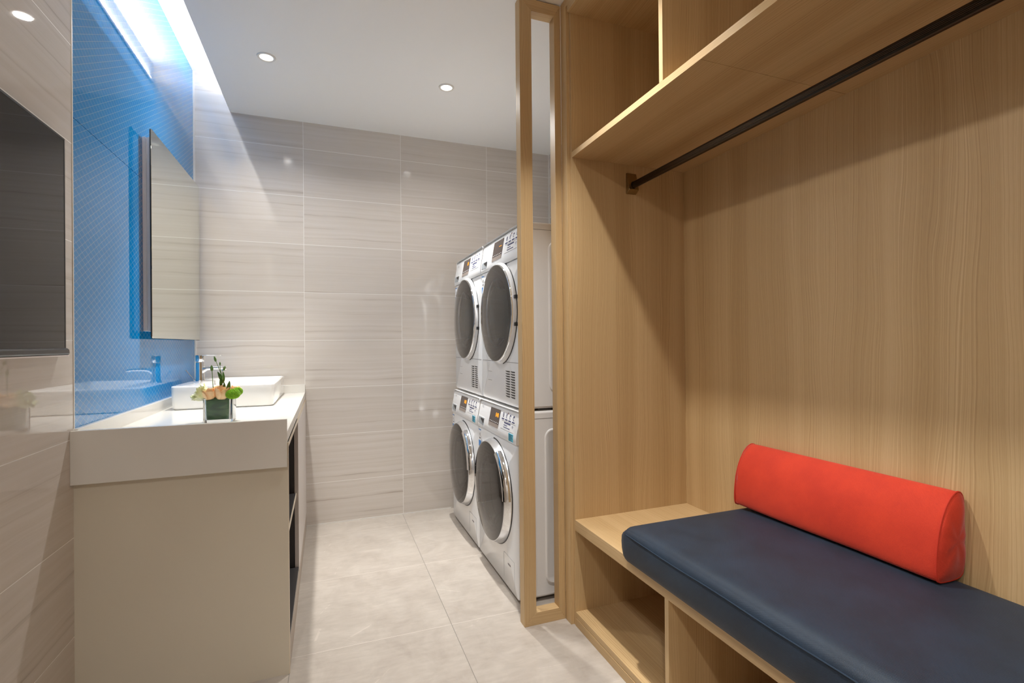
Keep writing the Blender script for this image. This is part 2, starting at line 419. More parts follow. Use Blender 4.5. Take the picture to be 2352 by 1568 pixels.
# ------------------------------------------------------------------ dark screen on left tiled wall
t = thing('screen', 'large dark glossy glass screen hung on the left tiled wall', 'screen', (XL, 1.4, 1.13))
obj('glass', box(-0.724, -0.716, 0.95, 1.806, 1.145, 1.752), M['screen'], t)
obj('frame', boxes([(-0.735, -0.7155, 0.945, 1.811, 1.752, 1.757), (-0.735, -0.7155, 1.806, 1.811, 1.140, 1.752), (-0.735, -0.7155, 0.945, 0.95, 1.14, 1.752), (-0.735, -0.724, 0.95, 1.806, 1.145, 1.752)]), M['black'], t)
pr = [(-0.735, 1.128), (-0.712, 1.126), (-0.708, 1.130), (-0.709, 1.141), (-0.714, 1.146), (-0.735, 1.146)]
obj('bottom_rail', loft([[(x, y, z) for x, z in pr] for y in (0.945, 1.816)]), M['screen_rail'], t, bevel=0.002)
obj('edge_strip', box(-0.735, -0.710, 0.945, 1.815, 1.1225, 1.1262), M['alu'], t)

# ------------------------------------------------------------------ mirror
t = thing('mirror', 'tall frameless mirror standing off the blue glass above the basin', 'mirror', (XL, 2.918, 1.18))
def yz(loop, x): return [(x, p[0], p[1]) for p in loop]
L = rrect(2.9175, 1.628, 0.839, 0.893, 0.012)
obj('mirror_glass', loft([yz(rrect(2.9175, 1.628, 0.837, 0.891, 0.011), -0.6956), yz(rrect(2.9175, 1.628, 0.836, 0.890, 0.011), -0.6948)], cap0=False), M['mirror'], t, angle=8)
obj('backing_board', loft([yz(L, -0.7005), yz(L, -0.6956)]), M['black'], t)
obj('standoff_frame', boxes([(XL, -0.721, 2.527, 3.31, 1.214, 2.045), (-0.721, -0.717, 2.531, 3.306, 1.218, 2.041), (-0.717, -0.7005, 2.527, 3.31, 1.214, 2.045)]), M['alu'], t, bevel=0.0012)

# ------------------------------------------------------------------ vanity
XV = -0.131
t = thing('vanity_cabinet', 'beige vanity cabinet with dark open shelves under the white worktop', 'cabinet', (-0.43, 2.65, 0))
obj('end_panel', box(XL, XV - 0.0015, 1.901, 1.919, 0.0, 0.808), M['greige'], t)
obj('edge_band', box(XV - 0.0015, XV, 1.901, 1.919, 0.0, 0.808), M['edge'], t)
obj('interior', boxes([(XL + 0.02, XL + 0.036, 1.919, 2.53, 0.1, 0.80), (XL + 0.036, XV - 0.02, 2.513, 2.53, 0.118, 0.79),
    (XL + 0.036, XV - 0.002, 1.919, 2.513, 0.1, 0.116), (XL + 0.036, XV - 0.002, 1.919, 2.513, 0.79, 0.806)]), M['carc'], t)
obj('top_rail', box(XV - 0.02, XV, 1.919, 3.39, 0.79, 0.806), M['edge'], t)
sh = obj('shelf', box(XL + 0.036, XV - 0.012, 1.919, 2.513, 0.446, 0.460), M['carc'], t)
obj('front_edge', box(XV - 0.012, XV - 0.009, 1.919, 2.513, 0.446, 0.460), M['edge'], sh)
obj('door', box(XV - 0.018, XV, 2.516, 2.945, 0.098, 0.787), M['door_lam'], t, bevel=0.001)
obj('door', box(XV - 0.018, XV, 2.949, 3.376, 0.098, 0.787), M['door_lam'], t, bevel=0.001)
obj('filler_strip', box(XV - 0.016, XV - 0.002, 3.379, YB, 0.0, 0.80), M['door_lam'], t)
obj('plinth', box(XL + 0.02, XV - 0.001, 1.919, 3.379, 0.0, 0.096), M['plinth'], t)

t = thing('worktop', 'white stone worktop with raised edges and a deep apron at its near end', 'worktop', (-0.43, 2.65, 0.81))
obj('slab', box(XL + 0.014, -0.133, 1.896, YB - 0.014, 0.812, 0.849), M['quartz'], t, bevel=0.0015)
obj('apron', box(XL, -0.1335, 1.878, 1.896, 0.728, 0.893), M['quartz'], t, bevel=0.001)
obj('upstand', box(XL - 0.0058, XL + 0.014, 1.896, YB, 0.812, 0.897), M['quartz'], t, bevel=0.002)
obj('upstand', box(XL + 0.014, -0.133, YB - 0.014, YB, 0.812, 0.899), M['quartz'], t, bevel=0.002)

# ------------------------------------------------------------------ basin
cx, cyb, w, h = -0.468, 3.028, 0.438, 0.636
t = thing('wash_basin', 'white rectangular countertop wash basin beside the flower vase', 'basin', (cx, cyb, 0.849))
def xy(l, z): return [(p[0], p[1], z) for p in l]
ix, iw = -0.418, 0.315
obj('bowl', loft([xy(rrect(cx, cyb, w - 0.02, h - 0.02, 0.022), 0.8495), xy(rrect(cx, cyb, w - 0.006, h - 0.006, 0.022), 0.858),
    xy(rrect(cx, cyb, w, h, 0.022), 0.953), xy(rrect(cx, cyb, w - 0.002, h - 0.002, 0.021), 0.958), xy(rrect(cx, cyb, w - 0.008, h - 0.008, 0.019), 0.960),
    xy(rrect(ix, cyb, iw, h - 0.024, 0.03), 0.960), xy(rrect(ix, cyb, iw - 0.005, h - 0.03, 0.03), 0.957), xy(rrect(ix, cyb, iw - 0.012, h - 0.04, 0.035), 0.90),
    xy(rrect(ix, cyb, iw - 0.06, h - 0.10, 0.05), 0.875)]), M['ceramic'], t, angle=60)
obj('drain', lathe([(0.0001, 0.0025), (0.018, 0.0022), (0.022, 0.0003)], (ix, cyb, 0.875), n=24), M['chrome'], t)

# ------------------------------------------------------------------ faucet
fx, fy = -0.636, 3.05
t = thing('faucet', 'chrome single-lever faucet standing on the back rim of the basin', 'faucet', (fx, fy, 0.96))
obj('body', lathe([(0.0001, 0), (0.0265, 0), (0.0265, 0.003), (0.0225, 0.006), (0.0205, 0.03), (0.0195, 0.101), (0.0001, 0.101)], (fx, fy, 0.96), n=32), M['chrome'], t)
def sect(x, z, w_, h_, tilt=0):
    c, s = math.cos(tilt), math.sin(tilt); pts = []
    for (py, pz) in rrect(0, 0, w_, h_, min(w_, h_) * 0.35, 3): pts.append((x - s * pz, fy + py, z + c * pz))
    return pts
obj('spout', loft([sect(fx + 0.004, 1.005, 0.030, 0.060, 0.0), sect(fx + 0.018, 1.022, 0.030, 0.036, 0.0), sect(fx + 0.034, 1.0285, 0.029, 0.022, 0.05), sect(fx + 0.06, 1.030, 0.028, 0.017), sect(fx + 0.10, 1.029, 0.027, 0.015), sect(fx + 0.118, 1.027, 0.027, 0.017), sect(fx + 0.124, 1.025, 0.024, 0.012)]), M['chrome'], t)
obj('aerator', lathe([(0.0001, -0.004), (0.009, -0.004), (0.010, 0.006)], (fx + 0.110, fy, 1.018), n=20), M['chrome'], t)
hd = obj('handle', lathe([(0.0001, 0), (0.0185, 0), (0.0205, 0.003), (0.0215, 0.030), (0.020, 0.034), (0.0001, 0.035)], (fx, fy, 1.064), n=32), M['chrome'], t)
obj('lever', loft([[(x, fy + dy * wd, z0 + dz) for dy, dz in ((-1, -0.002), (1, -0.002), (1, 0.002), (-1, 0.002))] for x, z0, wd in ((fx - 0.018, 1.097, 0.014), (fx + 0.02, 1.0985, 0.014), (fx + 0.06, 1.097, 0.012), (fx + 0.104, 1.095, 0.010))]), M['chrome'], hd, bevel=0.001)
rod = obj('lift_rod', tube([(-0.658, fy - 0.004, 0.962), (-0.70, fy - 0.004, 1.018)], 0.0022, 8), M['chrome'], t)
obj('rod_knob', tube([(-0.694, fy - 0.004, 1.010), (-0.702, fy - 0.004, 1.021)], 0.0042, 10), M['chrome'], rod)

# ------------------------------------------------------------------ vase and flowers
vx, vy, vw, vz = -0.4035, 2.262, 0.100, 0.849
t = thing('vase', 'small square clear glass vase lined with a dark green leaf on the worktop', 'vase', (vx, vy, vz))
obj('glass_cube', loft([xy(rrect(vx, vy, vw - 0.004, vw - 0.004, 0.006), vz + 0.0005), xy(rrect(vx, vy, vw, vw, 0.007), vz + 0.004), xy(rrect(vx, vy, vw, vw, 0.007), vz + 0.091),
    xy(rrect(vx, vy, vw - 0.003, vw - 0.003, 0.006), vz + 0.0925), xy(rrect(vx, vy, vw - 0.012, vw - 0.012, 0.006), vz + 0.0925), xy(rrect(vx, vy, vw - 0.014, vw - 0.014, 0.006), vz + 0.012)]), M['glass'], t)
obj('leaf_lining', loft([xy(rrect(vx - 0.002, vy - 0.004, 0.074, 0.07, 0.012), vz + 0.0125), xy(rrect(vx - 0.002, vy - 0.004, 0.080, 0.074, 0.012), vz + 0.03), xy(rrect(vx - 0.002, vy - 0.004, 0.083, 0.076, 0.012), vz + 0.07), xy(rrect(vx - 0.002, vy - 0.004, 0.085, 0.078, 0.012), vz + 0.094)], cap1=True), M['lining'], t, angle=60)

def petals(bm, c, R, H, layers, flare, jitter=0.1, ruffle=0.0, tilt=(0, 0), thick=0):
    rot = Matrix.Rotation(tilt[0], 3, 'X') @ Matrix.Rotation(tilt[1], 3, 'Y')
    for li, (rf, hf, np_, span) in enumerate(layers):
        a_off = random.random() * 6
        for k in range(np_):
            ac = a_off + 2 * PI * k / np_; U, V = 8, 8; g = []
            rr = rf * R * (1 + random.uniform(-jitter, jitter)); hh = hf * H * (1 + random.uniform(-jitter, jitter))
            for v in range(V + 1):
                tv = v / V; row = []
                prof = math.sin(min(1, 0.25 + tv * 0.95) * PI * 0.56) 
                for u in range(U + 1):
                    tu = u / U * 2 - 1
                    ang = ac + tu * span * (0.55 + 0.45 * math.sin(PI * min(1, tv * 0.8 + 0.1)))
                    r_ = rr * (0.35 + 0.65 * prof) + flare * R * max(0, tv - 0.72) ** 1.3 * 3 * (1 if li else 0.2)
                    r_ += ruffle * R * math.sin(tu * 9 + k * 2) * tv ** 2 + 0.02 * R * li + 0.05 * R * tu * 0.5
                    zz = hh * tv * (1 - 0.16 * tu * tu) + ruffle * R * math.cos(tu * 7 + k) * tv ** 2
                    p = rot @ Vector((r_ * math.cos(ang), r_ * math.sin(ang), zz))
                    row.append(bm.verts.new(Vector(c) + p))
                g.append(row)
            for v in range(V):
                for u in range(U):
                    bm.faces.new((g[v][u], g[v][u + 1], g[v + 1][u + 1], g[v + 1][u]))
    return bm

def solid(o, th=0.0006):
    m_ = o.modifiers.new('thick', 'SOLIDIFY'); m_.thickness = th; m_.offset = 0

def flower(name, label, cat, c, mat, R, H, layers, flare, ruffle=0.0, tilt=(0, 0), group=None):
    t = thing(name, label, cat, c, group)
    o = obj('petals', petals(bmesh.new(), c, R, H, layers, flare, 0.08, ruffle, tilt), mat, t, angle=80); solid(o)
    obj('stem', tube([Vector(c) + Vector((0, 0, 0.004)), (c[0] * 0.7 + vx * 0.3, c[1] * 0.7 + vy * 0.3, min(c[2], 0.944) - 0.006)], 0.0022, 6), M['stem'], t)
    return t
ROSE = [(0.35, 0.98, 3, 1.3), (0.62, 1.0, 4, 1.05), (0.85, 0.97, 5, 0.9), (1.0, 0.88, 5, 0.85)]
GR = 'peach roses in the glass vase'
flower('rose', 'peach rose at the left front of the vase, beside the pale green bloom', 'flower', (-0.4305, 2.228, 0.941), M['rose'], 0.0215, 0.042, ROSE, 0.12, 0.01, (0.15, -0.12), GR)
flower('rose', 'largest peach rose, front and centre in the vase', 'flower', (-0.392, 2.226, 0.940), M['rose'], 0.023, 0.050, ROSE, 0.22, 0.015, (0.12, 0.12), GR)
flower('rose', 'small peach rose half hidden behind the lime green pompon flower', 'flower', (-0.357, 2.268, 0.946), M['rose'], 0.019, 0.040, ROSE, 0.2, 0.02, (0, 0.2), GR)
flower('rose', 'peach rose at the back of the vase under the tall stems', 'flower', (-0.412, 2.275, 0.946), M['rose'], 0.019, 0.042, ROSE, 0.15, 0.015, (-0.1, 0), GR)
flower('lisianthus', 'pale green ruffled bloom leaning out over the left side of the vase', 'flower', (-0.448, 2.245, 0.950), M['liz'], 0.026, 0.040, [(0.5, 1.0, 4, 0.9), (0.85, 1.05, 5, 0.8), (1.15, 0.9, 5, 0.8)], 0.45, 0.10, (0.2, -0.95))

def mum(c, rx, rz, label):
    t = thing('chrysanthemum', label, 'flower', (c[0], c[1], c[2] - rz), 'lime green pompon flowers')
    obj('core', ellipsoid(c, rx * 0.86, rx * 0.86, rz * 0.86), M['mum'], t)
    bm = bmesh.new(); N = 330
    for i in range(N):
        zz = 1 - 2 * (i + 0.5) / N; rr = math.sqrt(1 - zz * zz); a_ = i * 2.399963
        d = Vector((rr * math.cos(a_), rr * math.sin(a_), zz))
        p = Vector((c[0] + d.x * rx * 0.84, c[1] + d.y * rx * 0.84, c[2] + d.z * rz * 0.84)); q = Vector((c[0] + d.x * rx, c[1] + d.y * rx, c[2] + d.z * rz)) + Vector((0, 0, 0.001))
        tube([p, (p + q) / 2, q], [0.0014, 0.0016, 0.0008], 5, bm=bm)
    obj('petals', bm, M['mum'], t, angle=80)
    obj('stem', tube([(c[0], c[1], c[2] - rz * 0.7), (c[0] * 0.6 + vx * 0.4, c[1] * 0.6 + vy * 0.4, 0.936)], 0.002, 6), M['stem'], t)
mum((-0.350, 2.213, 0.9575), 0.0272, 0.0205, 'lime green pompon chrysanthemum over the right front corner of the vase')
mum((-0.338, 2.244, 0.964), 0.019, 0.017, 'smaller lime green pompon chrysanthemum peeking out behind the larger one')

def leaf(bm, base, tip, w, bend=0.15, side=Vector((0.3, -1, 0.1))):
    base, tip = Vector(base), Vector(tip); d = tip - base; s = d.cross(side).normalized(); nrm = s.cross(d).normalized(); rows = []
    for i in range(9):
        t_ = i / 8; ww = w * math.sin(PI * min(1, t_ * 0.93 + 0.05)) ** 0.8 * (1 - 0.3 * t_)
        p = base + d * t_ + nrm * (bend * d.length * math.sin(PI * t_))
        rows.append([bm.verts.new(p + s * ww * k - nrm * ww * 0.25 * abs(k)) for k in (-1, -0.5, 0, 0.5, 1)])
    for A, B in zip(rows[:-1], rows[1:]):
        for k in range(4): bm.faces.new((A[k], A[k + 1], B[k + 1], B[k]))
    return bm
def bud(bm, p, d, r, ln):
    p, d = Vector(p), Vector(d).normalized()
    return tube([p + d * ln * q for q in (0, 0.12, 0.35, 0.6, 0.85, 1.0)], [r * 0.35, r * 0.8, r, r * 0.85, r * 0.45, r * 0.05], 9, bm=bm)
t = thing('bud_stem', 'thin upright stem carrying a single closed green bud, left in the vase', 'flower stem', (-0.4235, 2.24, 0.94), 'green bud stems')
obj('stem', tube([(-0.420, 2.245, 0.936), (-0.4225, 2.236, 0.985), (-0.4235, 2.23, 1.035), (-0.4245, 2.228, 1.052)], [0.0016, 0.0015, 0.0013, 0.0016], 6), M['stem'], t)
obj('bud', bud(bmesh.new(), (-0.4245, 2.228, 1.050), (-0.06, 0, 1), 0.0058, 0.024), M['stem'], t)
t = thing('bud_stem', 'tall branching leafy stem with small buds, centre of the vase', 'flower stem', (-0.395, 2.25, 0.94), 'green bud stems')
obj('stem', tube([(-0.392, 2.26, 0.936), (-0.394, 2.25, 0.985), (-0.392, 2.245, 1.02), (-0.399, 2.24, 1.05), (-0.408, 2.238, 1.075), (-0.413, 2.236, 1.092)], [0.002, 0.002, 0.0016, 0.0013, 0.0011, 0.001], 6,
    bm=tube([(-0.392, 2.245, 1.02), (-0.3975, 2.24, 1.055), (-0.3985, 2.238, 1.076)], 0.0009, 6, bm=tube([(-0.392, 2.245, 1.02), (-0.389, 2.238, 1.05), (-0.385, 2.236, 1.064)], 0.001, 6))), M['stem'], t)
bmx = bud(bmesh.new(), (-0.4125, 2.236, 1.086), (-0.25, 0, 1), 0.0046, 0.023); bud(bmx, (-0.3985, 2.238, 1.072), (0, 0, 1), 0.003, 0.013); bud(bmx, (-0.386, 2.236, 1.05), (0.3, 0, 1), 0.0045, 0.020)
obj('buds', bmx, M['stem'], t)
bmx = leaf(bmesh.new(), (-0.392, 2.244, 1.008), (-0.404, 2.22, 1.048), 0.0075); leaf(bmx, (-0.390, 2.244, 1.0), (-0.384, 2.222, 1.046), 0.0065)
leaf(bmx, (-0.396, 2.246, 0.985), (-0.397, 2.228, 1.018), 0.0065); leaf(bmx, (-0.386, 2.25, 0.972), (-0.384, 2.232, 1.006), 0.0055)
o = obj('leaves', bmx, M['leaf'], t, angle=80); solid(o, 0.0005)
t = thing('leaf_sprig', 'single dark green pointed leaf standing above the lime pompon flower', 'leaf', (-0.37, 2.24, 0.94), None)
o = obj('blade', leaf(bmesh.new(), (-0.3735, 2.236, 0.962), (-0.3615, 2.214, 1.010), 0.0085, 0.05), M['leaf'], t, angle=80); solid(o, 0.0005)
obj('stem', tube([(-0.374, 2.25, 0.938), (-0.3735, 2.236, 0.964)], 0.0012, 6), M['stem'], t)

# ------------------------------------------------------------------ laundry machines (local: x depth, y width from the near side, z up)
def ring_arc(R, x, r, a0, a1, n, c, bm):  # part of a torus around the door axis
    return tube([(c[0] + x, c[1] - R * math.cos(a0 + (a1 - a0) * k / n), c[2] + R * math.sin(a0 + (a1 - a0) * k / n)) for k in range(n + 1)], r, 8, bm=bm)

def machine(kind, loc, name, label, cat, group, digits, W=0.594):
    t = thing(name, label, cat, loc, group)
    dry = kind == 'dryer'
    H = 0.835 if dry else 0.845
    zf = 0.677 if dry else 0.698          # foot of the control fascia
    zb = 0.004 if dry else 0.018
    yc, zc, R = (0.300, 0.444, 0.238) if dry else (0.318, 0.425, 0.238)
    hole = 0.178
    # cabinet shell, open at the front
    bm = box(0.010, 0.60, 0, W, zb, H)
    bmesh.ops.delete(bm, geom=[f for f in bm.faces if all(abs(v.co.x - 0.010) < 1e-5 for v in f.verts)], context='FACES')
    obj('cabinet', bm, M['enamel_rib'], t, bevel=0.010, seg=3, local=True)
    # front sheet with the round door opening
    bm = bmesh.new()
    def fl(x, ins): return [(x, p[0], p[1]) for p in rrect(W / 2, (zb + zf) / 2, W - 2 * ins, zf - zb - 2 * ins, 0.012, 4)]
    A = [bm.verts.new(p) for p in fl(0.012, 0)]; B = [bm.verts.new(p) for p in fl(0.004, 0.001)]; Cc = [bm.verts.new(p) for p in fl(0.0, 0.006)]
    for P, Q in ((A, B), (B, Cc)):
        for i in range(len(P)): bm.faces.new((P[i], P[(i + 1) % len(P)], Q[(i + 1) % len(P)], Q[i]))
    n = 64
    Ho = [bm.verts.new((0.0, yc - hole * math.cos(2 * PI * k / n), zc + hole * math.sin(2 * PI * k / n))) for k in range(n)]
    es = [bm.edges.get((Cc[i], Cc[(i + 1) % len(Cc)])) for i in range(len(Cc))] + [bm.edges.new((Ho[k], Ho[(k + 1) % n])) for k in range(n)]
    bmesh.ops.triangle_fill(bm, use_beauty=True, edges=es, normal=(-1, 0, 0))
    obj('front_panel', bm, M['enamel'], t, local=True)
    obj('drum', lathe([(hole + 0.003, 0.002), (hole + 0.003, 0.03), (0.20, 0.04), (0.20, 0.36), (0.06, 0.38), (0.0001, 0.38)], (0, yc, zc), 'X', 48), M['drum'], t, local=True)
    # sloping control fascia
    prof = [(0.012, zf + 0.001), (-0.003, zf + 0.001), (-0.005, zf + 0.006), (-0.005, zf + 0.032), (-0.003, zf + 0.045), (0.014, H - 0.020), (0.0175, H - 0.012), (0.024, H - 0.005), (0.034, H - 0.0012), (0.05, H - 0.0005), (0.05, zf + 0.001)]
    fa = obj('control_panel', loft([[(x, y, z) for x, z in prof] for y in (0.002, W - 0.002)]), M['enamel'], t, angle=38, local=True)
    p0, p1 = Vector((-0.003, 0, zf + 0.045)), Vector((0.014, 0, H - 0.020)); sl = (p1 - p0); nrm = Vector((-sl.z, 0, sl.x)).normalized()
    def fp(y, s, off=0.0): return Vector((0, y, 0)) + p0 + sl * s + nrm * off
    def decal(y0, y1, s0, s1, off=0.0008, bm=None):
        bm = bm or bmesh.new()
        return loft([[fp(y0, s0, o_), fp(y1, s0, o_), fp(y1, s1, o_), fp(y0, s1, o_)] for o_ in (-0.0005, off)], bm=bm)
    dsp = obj('display', decal(0.252, 0.402, 0.02, 0.97, 0.001), M['disp'], fa, local=True)
    obj('key_strip', decal(0.254, 0.400, -0.10, 0.10, 0.0014), M['disp_grey'], fa, local=True)
    # digits and printed marks, laid on the slope: u towards the near side reads left to right
    def on_slope(bm, yc_, sc_, off):
        for v in bm.verts:
            v.co = fp(yc_ - v.co.x, sc_, off) + sl.normalized() * v.co.y
        return bm
    obj('digits', on_slope(text_bm(digits, 0.030), 0.290, 0.62, 0.0016), M['orange'], fa, local=True)
    bm = bmesh.new()
    for k in range(6): decal(0.385 - k * 0.023, 0.377 - k * 0.023, 0.17, 0.21, 0.0016, bm)
    obj('key_marks', bm, M['white_sticker'], fa, local=True)
    bm = bmesh.new(); red = bmesh.new()
    for k in range(4):                       # four pictograms with captions
        yk = 0.205 - k * 0.046; cs = 0.80
        for j in range(14):
            a0_, a1_ = (0.3, 5.2) if k else (0, 6.283)
            aa = a0_ + (a1_ - a0_) * j / 14; ab = a0_ + (a1_ - a0_) * (j + 1) / 14
            pt = lambda a_, r_: fp(yk - r_ * math.cos(a_) * 0.85, cs, 0.0009) + sl.normalized() * r_ * math.sin(a_)
            bm.faces.new([bm.verts.new(p) for p in (pt(aa, 0.0075), pt(ab, 0.0075), pt(ab, 0.011), pt(aa, 0.011))])
        if k > 1:
            bm.faces.new([bm.verts.new(p) for p in (pt(0.6, 0.010), pt(1.2, 0.011), pt(1.9, 0.011), pt(2.4, 0.005), pt(1.2, 0.003))])
        else:
            bm.faces.new([bm.verts.new(p) for p in (pt(0.8, 0.004), pt(2.4, 0.004), pt(3.9, 0.004), pt(5.5, 0.004))])
        for j in range(4): decal(yk + 0.016 - j * 0.0085, yk + 0.0095 - j * 0.0085, 0.54, 0.60, 0.0009, bm)
    decal(0.150, 0.143, 0.92, 0.99, 0.0009, red)
    for j in range(9): decal(0.180 - j * 0.0095, 0.173 - j * 0.0095, 0.37, 0.43, 0.0009, bm)
    for j in range(5): decal(0.180 - j * 0.0095, 0.174 - j * 0.0095, 0.25, 0.29, 0.0009, bm)
    for j in range(9): decal(0.180 - j * 0.0095, 0.174 - j * 0.0095, 0.13, 0.17, 0.0009, bm)
    for rr in (0.004, 0.009, 0.014):         # wifi arcs
        for j in range(6):
            aa = PI * 0.25 + PI * 0.5 * j / 6; ab = PI * 0.25 + PI * 0.5 * (j + 1) / 6
            pw = lambda a_, r_: fp(0.066 - r_ * math.cos(a_), 0.20, 0.0009) + sl.normalized() * r_ * math.sin(a_)
            bm.faces.new([bm.verts.new(p) for p in (pw(aa, rr), pw(ab, rr), pw(ab, rr + 0.0015), pw(aa, rr + 0.0015))])
    obj('printed_symbols', bm, M['navy_ink'], fa, local=True)
    obj('red_dot', red, M['red_ink'], fa, local=True)
    bm = decal(0.215, 0.035, 0.475, 0.485, 0.0009); decal(0.215, 0.045, 0.03, 0.035, 0.0009, bm)
    obj('print_rule', bm, M['grey_ink'], fa, local=True)
    obj('brand_mark', on_slope(text_bm('TCL', 0.016), W - 0.06, 0.80, 0.0009), M['grey_ink'], fa, local=True)
    # detergent drawer recess
    z0, z1 = (zf + 0.012, zf + 0.060)
    dr = obj('drawer_handle', loft([[(-0.0055 + (0.006 if z > zf + 0.045 else 0) - d, y, z) for y, z in ((0.585, z0), (0.470, z0), (0.470, z1), (0.585, z1))] for d in (-0.002, 0.0015)]), M['enamel'], fa, bevel=0.001, local=True)
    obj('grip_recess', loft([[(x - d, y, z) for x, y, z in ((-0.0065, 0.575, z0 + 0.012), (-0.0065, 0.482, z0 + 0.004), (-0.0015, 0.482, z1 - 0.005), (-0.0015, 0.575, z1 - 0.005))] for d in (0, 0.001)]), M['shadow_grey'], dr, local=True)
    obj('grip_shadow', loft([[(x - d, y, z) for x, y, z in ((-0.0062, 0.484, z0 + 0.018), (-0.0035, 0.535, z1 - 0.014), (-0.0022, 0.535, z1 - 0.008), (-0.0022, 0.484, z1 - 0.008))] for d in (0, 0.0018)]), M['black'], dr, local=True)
    # energy label
    lb = obj('energy_label', boxes([(-0.0008, 0.0005, 0.548, 0.588, zf - 0.108, zf - 0.015)]), M['white_sticker'], t, local=True)
    obj('blue_edge', box(-0.0013, 0, 0.548, 0.588, zf - 0.020, zf - 0.015), M['blue_sticker'], lb, local=True)
    obj('blue_band', box(-0.0013, 0, 0.548, 0.588, zf - 0.108, zf - 0.075), M['blue_sticker'], lb, local=True)
    obj('label_print', boxes([(-0.0013, 0, 0.556, 0.575, zf - 0.066, zf - 0.058), (-0.0013, 0, 0.556, 0.570, zf - 0.050, zf - 0.048), (-0.0013, 0, 0.556, 0.577, zf - 0.044, zf - 0.042), (-0.0013, 0, 0.556, 0.572, zf - 0.038, zf - 0.036)]), M['grey_ink'], lb, local=True)
    if not dry:
        sx = -0.0052
        st = obj('sticker', box(sx - 0.0008, sx + 0.0008, 0.042, 0.098, zf - 0.004 + 0.012, zf + 0.036 + 0.006), M['teal'], fa, local=True)
        bm = bmesh.new()
        for r_, n_ in enumerate((50, 34, 44, 50, 28, 40)):
            box(sx - 0.0011, sx, 0.095 - n_ * 0.001, 0.095, zf + 0.0362 - r_ * 0.0052, zf + 0.0386 - r_ * 0.0052, bm=bm)
        obj('sticker_print', bm, M['teal_ink'], st, local=True)
    # door
    c = (0, yc, zc)
    if dry:
        ringp = [(R + 0.012, 0.0005), (R + 0.012, -0.004), (R + 0.006, -0.010), (R + 0.001, -0.018), (R - 0.004, -0.024), (R - 0.010, -0.026), (R - 0.014, -0.022)]
        dr = obj('door', lathe(ringp[:4], c, 'X', 72), M['enamel'], t, angle=50, local=True)
        obj('chrome_ring', lathe([(R + 0.0015, -0.012), (R + 0.0008, -0.021), (R - 0.0005, -0.0248), (R - 0.0025, -0.0252)], c, 'X', 72), M['chrome'], dr, angle=60, local=True)
        gx = -0.0252; gr = R - 0.0020
        bm = bmesh.new(); ring_arc(R + 0.014, -0.001, 0.0025, -1.35, 1.35, 40, c, bm)
        obj('door_gap', bm, M['black'], dr, local=True)
        for sgn in (1, -1):
            za = 0.062 * sgn
            obj('hinge_clip', box(-0.012, 0.0, yc - R - 0.016, yc - R + 0.004, zc + za - 0.008, zc + za + 0.008), M['black'], dr, bevel=0.001, local=True)
    else:
        dr = obj('door', lathe([(R + 0.014, 0.0005), (R + 0.013, -0.006), (R + 0.006, -0.022), (R + 0.0015, -0.032), (R, -0.0360), (R - 0.003, -0.0366)], c, 'X', 72), M['silver'], t, angle=50, local=True)
        gx = -0.0366; gr = R - 0.0025
        bm = bmesh.new(); ring_arc(R + 0.015, -0.0005, 0.003, -1.9, 1.6, 50, c, bm)
        obj('door_gap', bm, M['black'], dr, local=True)
        # chrome grip along the near side
        obj('handle', lathe([(R + 0.002, -0.006), (R + 0.020, -0.012), (R + 0.019, -0.028), (R + 0.008, -0.042), (R - 0.004, -0.043), (R - 0.009, -0.037)], c, 'X', 30, a0=0.05, a1=1.02, cap=True), M['chrome'], dr, angle=50, local=True)
        obj('grip_pocket', lathe([(R + 0.001, -0.0335), (R + 0.010, -0.020), (R + 0.0145, -0.008)], c, 'X', 20, a0=-0.55, a1=0.05), M['chrome'], dr, angle=50, local=True)
    obj('door_glass', lathe([(gr, gx + 0.0008), (gr - 0.003, gx - 0.0004), (gr * 0.6, gx - 0.005), (gr * 0.3, gx - 0.007), (0.0001, gx - 0.0075)], c, 'X', 72), M['smoke_pale' if dry else 'smoke'], dr, angle=60, local=True)
    obj('inner_ring', lathe([(gr + 0.002, gx + 0.006), (0.175, gx + 0.010), (0.172, gx + 0.03)], c, 'X', 64), M['rim_dark'], dr, angle=50, local=True)
    obj('glass_bowl', lathe([(0.173, gx + 0.014), (0.160, gx + 0.03), (0.148, 0.05), (0.135, 0.085), (0.11, 0.10), (0.0001, 0.105)], c, 'X', 48), M['bowl'], dr, angle=60, local=True)
    obj('bowl_rim', lathe([(0.177, gx + 0.0135), (0.174, gx + 0.0105), (0.169, gx + 0.0125), (0.166, gx + 0.018)], c, 'X', 56), M['silver'], dr, angle=60, local=True)
    # lower front
    if dry:
        obj('panel_joint', boxes([(-0.0006, 0.001, 0.01, W - 0.01, 0.2055, 0.2075), (-0.0006, 0.001, W * 0.72, W * 0.82, 0.150, 0.1513), (-0.0006, 0.001, W * 0.72, W * 0.82, 0.105, 0.1063)]), M['grey_ink'], t, local=True)
        bm = bmesh.new()
        for col in range(2):
            for r_ in range(11):
                ya = 0.215 - col * 0.068; yb = ya - 0.058; zz = 0.165 - r_ * 0.0118
                loft([[(x, ya, zz), (x, yb, zz + 0.0005), (x, yb, zz - 0.0062), (x, yb + 0.034, zz - 0.0058), (x, ya - 0.006, zz - 0.003)] for x in (0.001, -0.0006)], bm=bm)
        obj('vent_grille', bm, M['black'], t, local=True)
        for x in (0.07, 0.53):
            for y in (0.06, W - 0.06): obj('foot', box(x - 0.02, x + 0.02, y - 0.02, y + 0.02, -0.007, 0.006), M['black'], t, local=True)
        px0 = 0.135
    else:
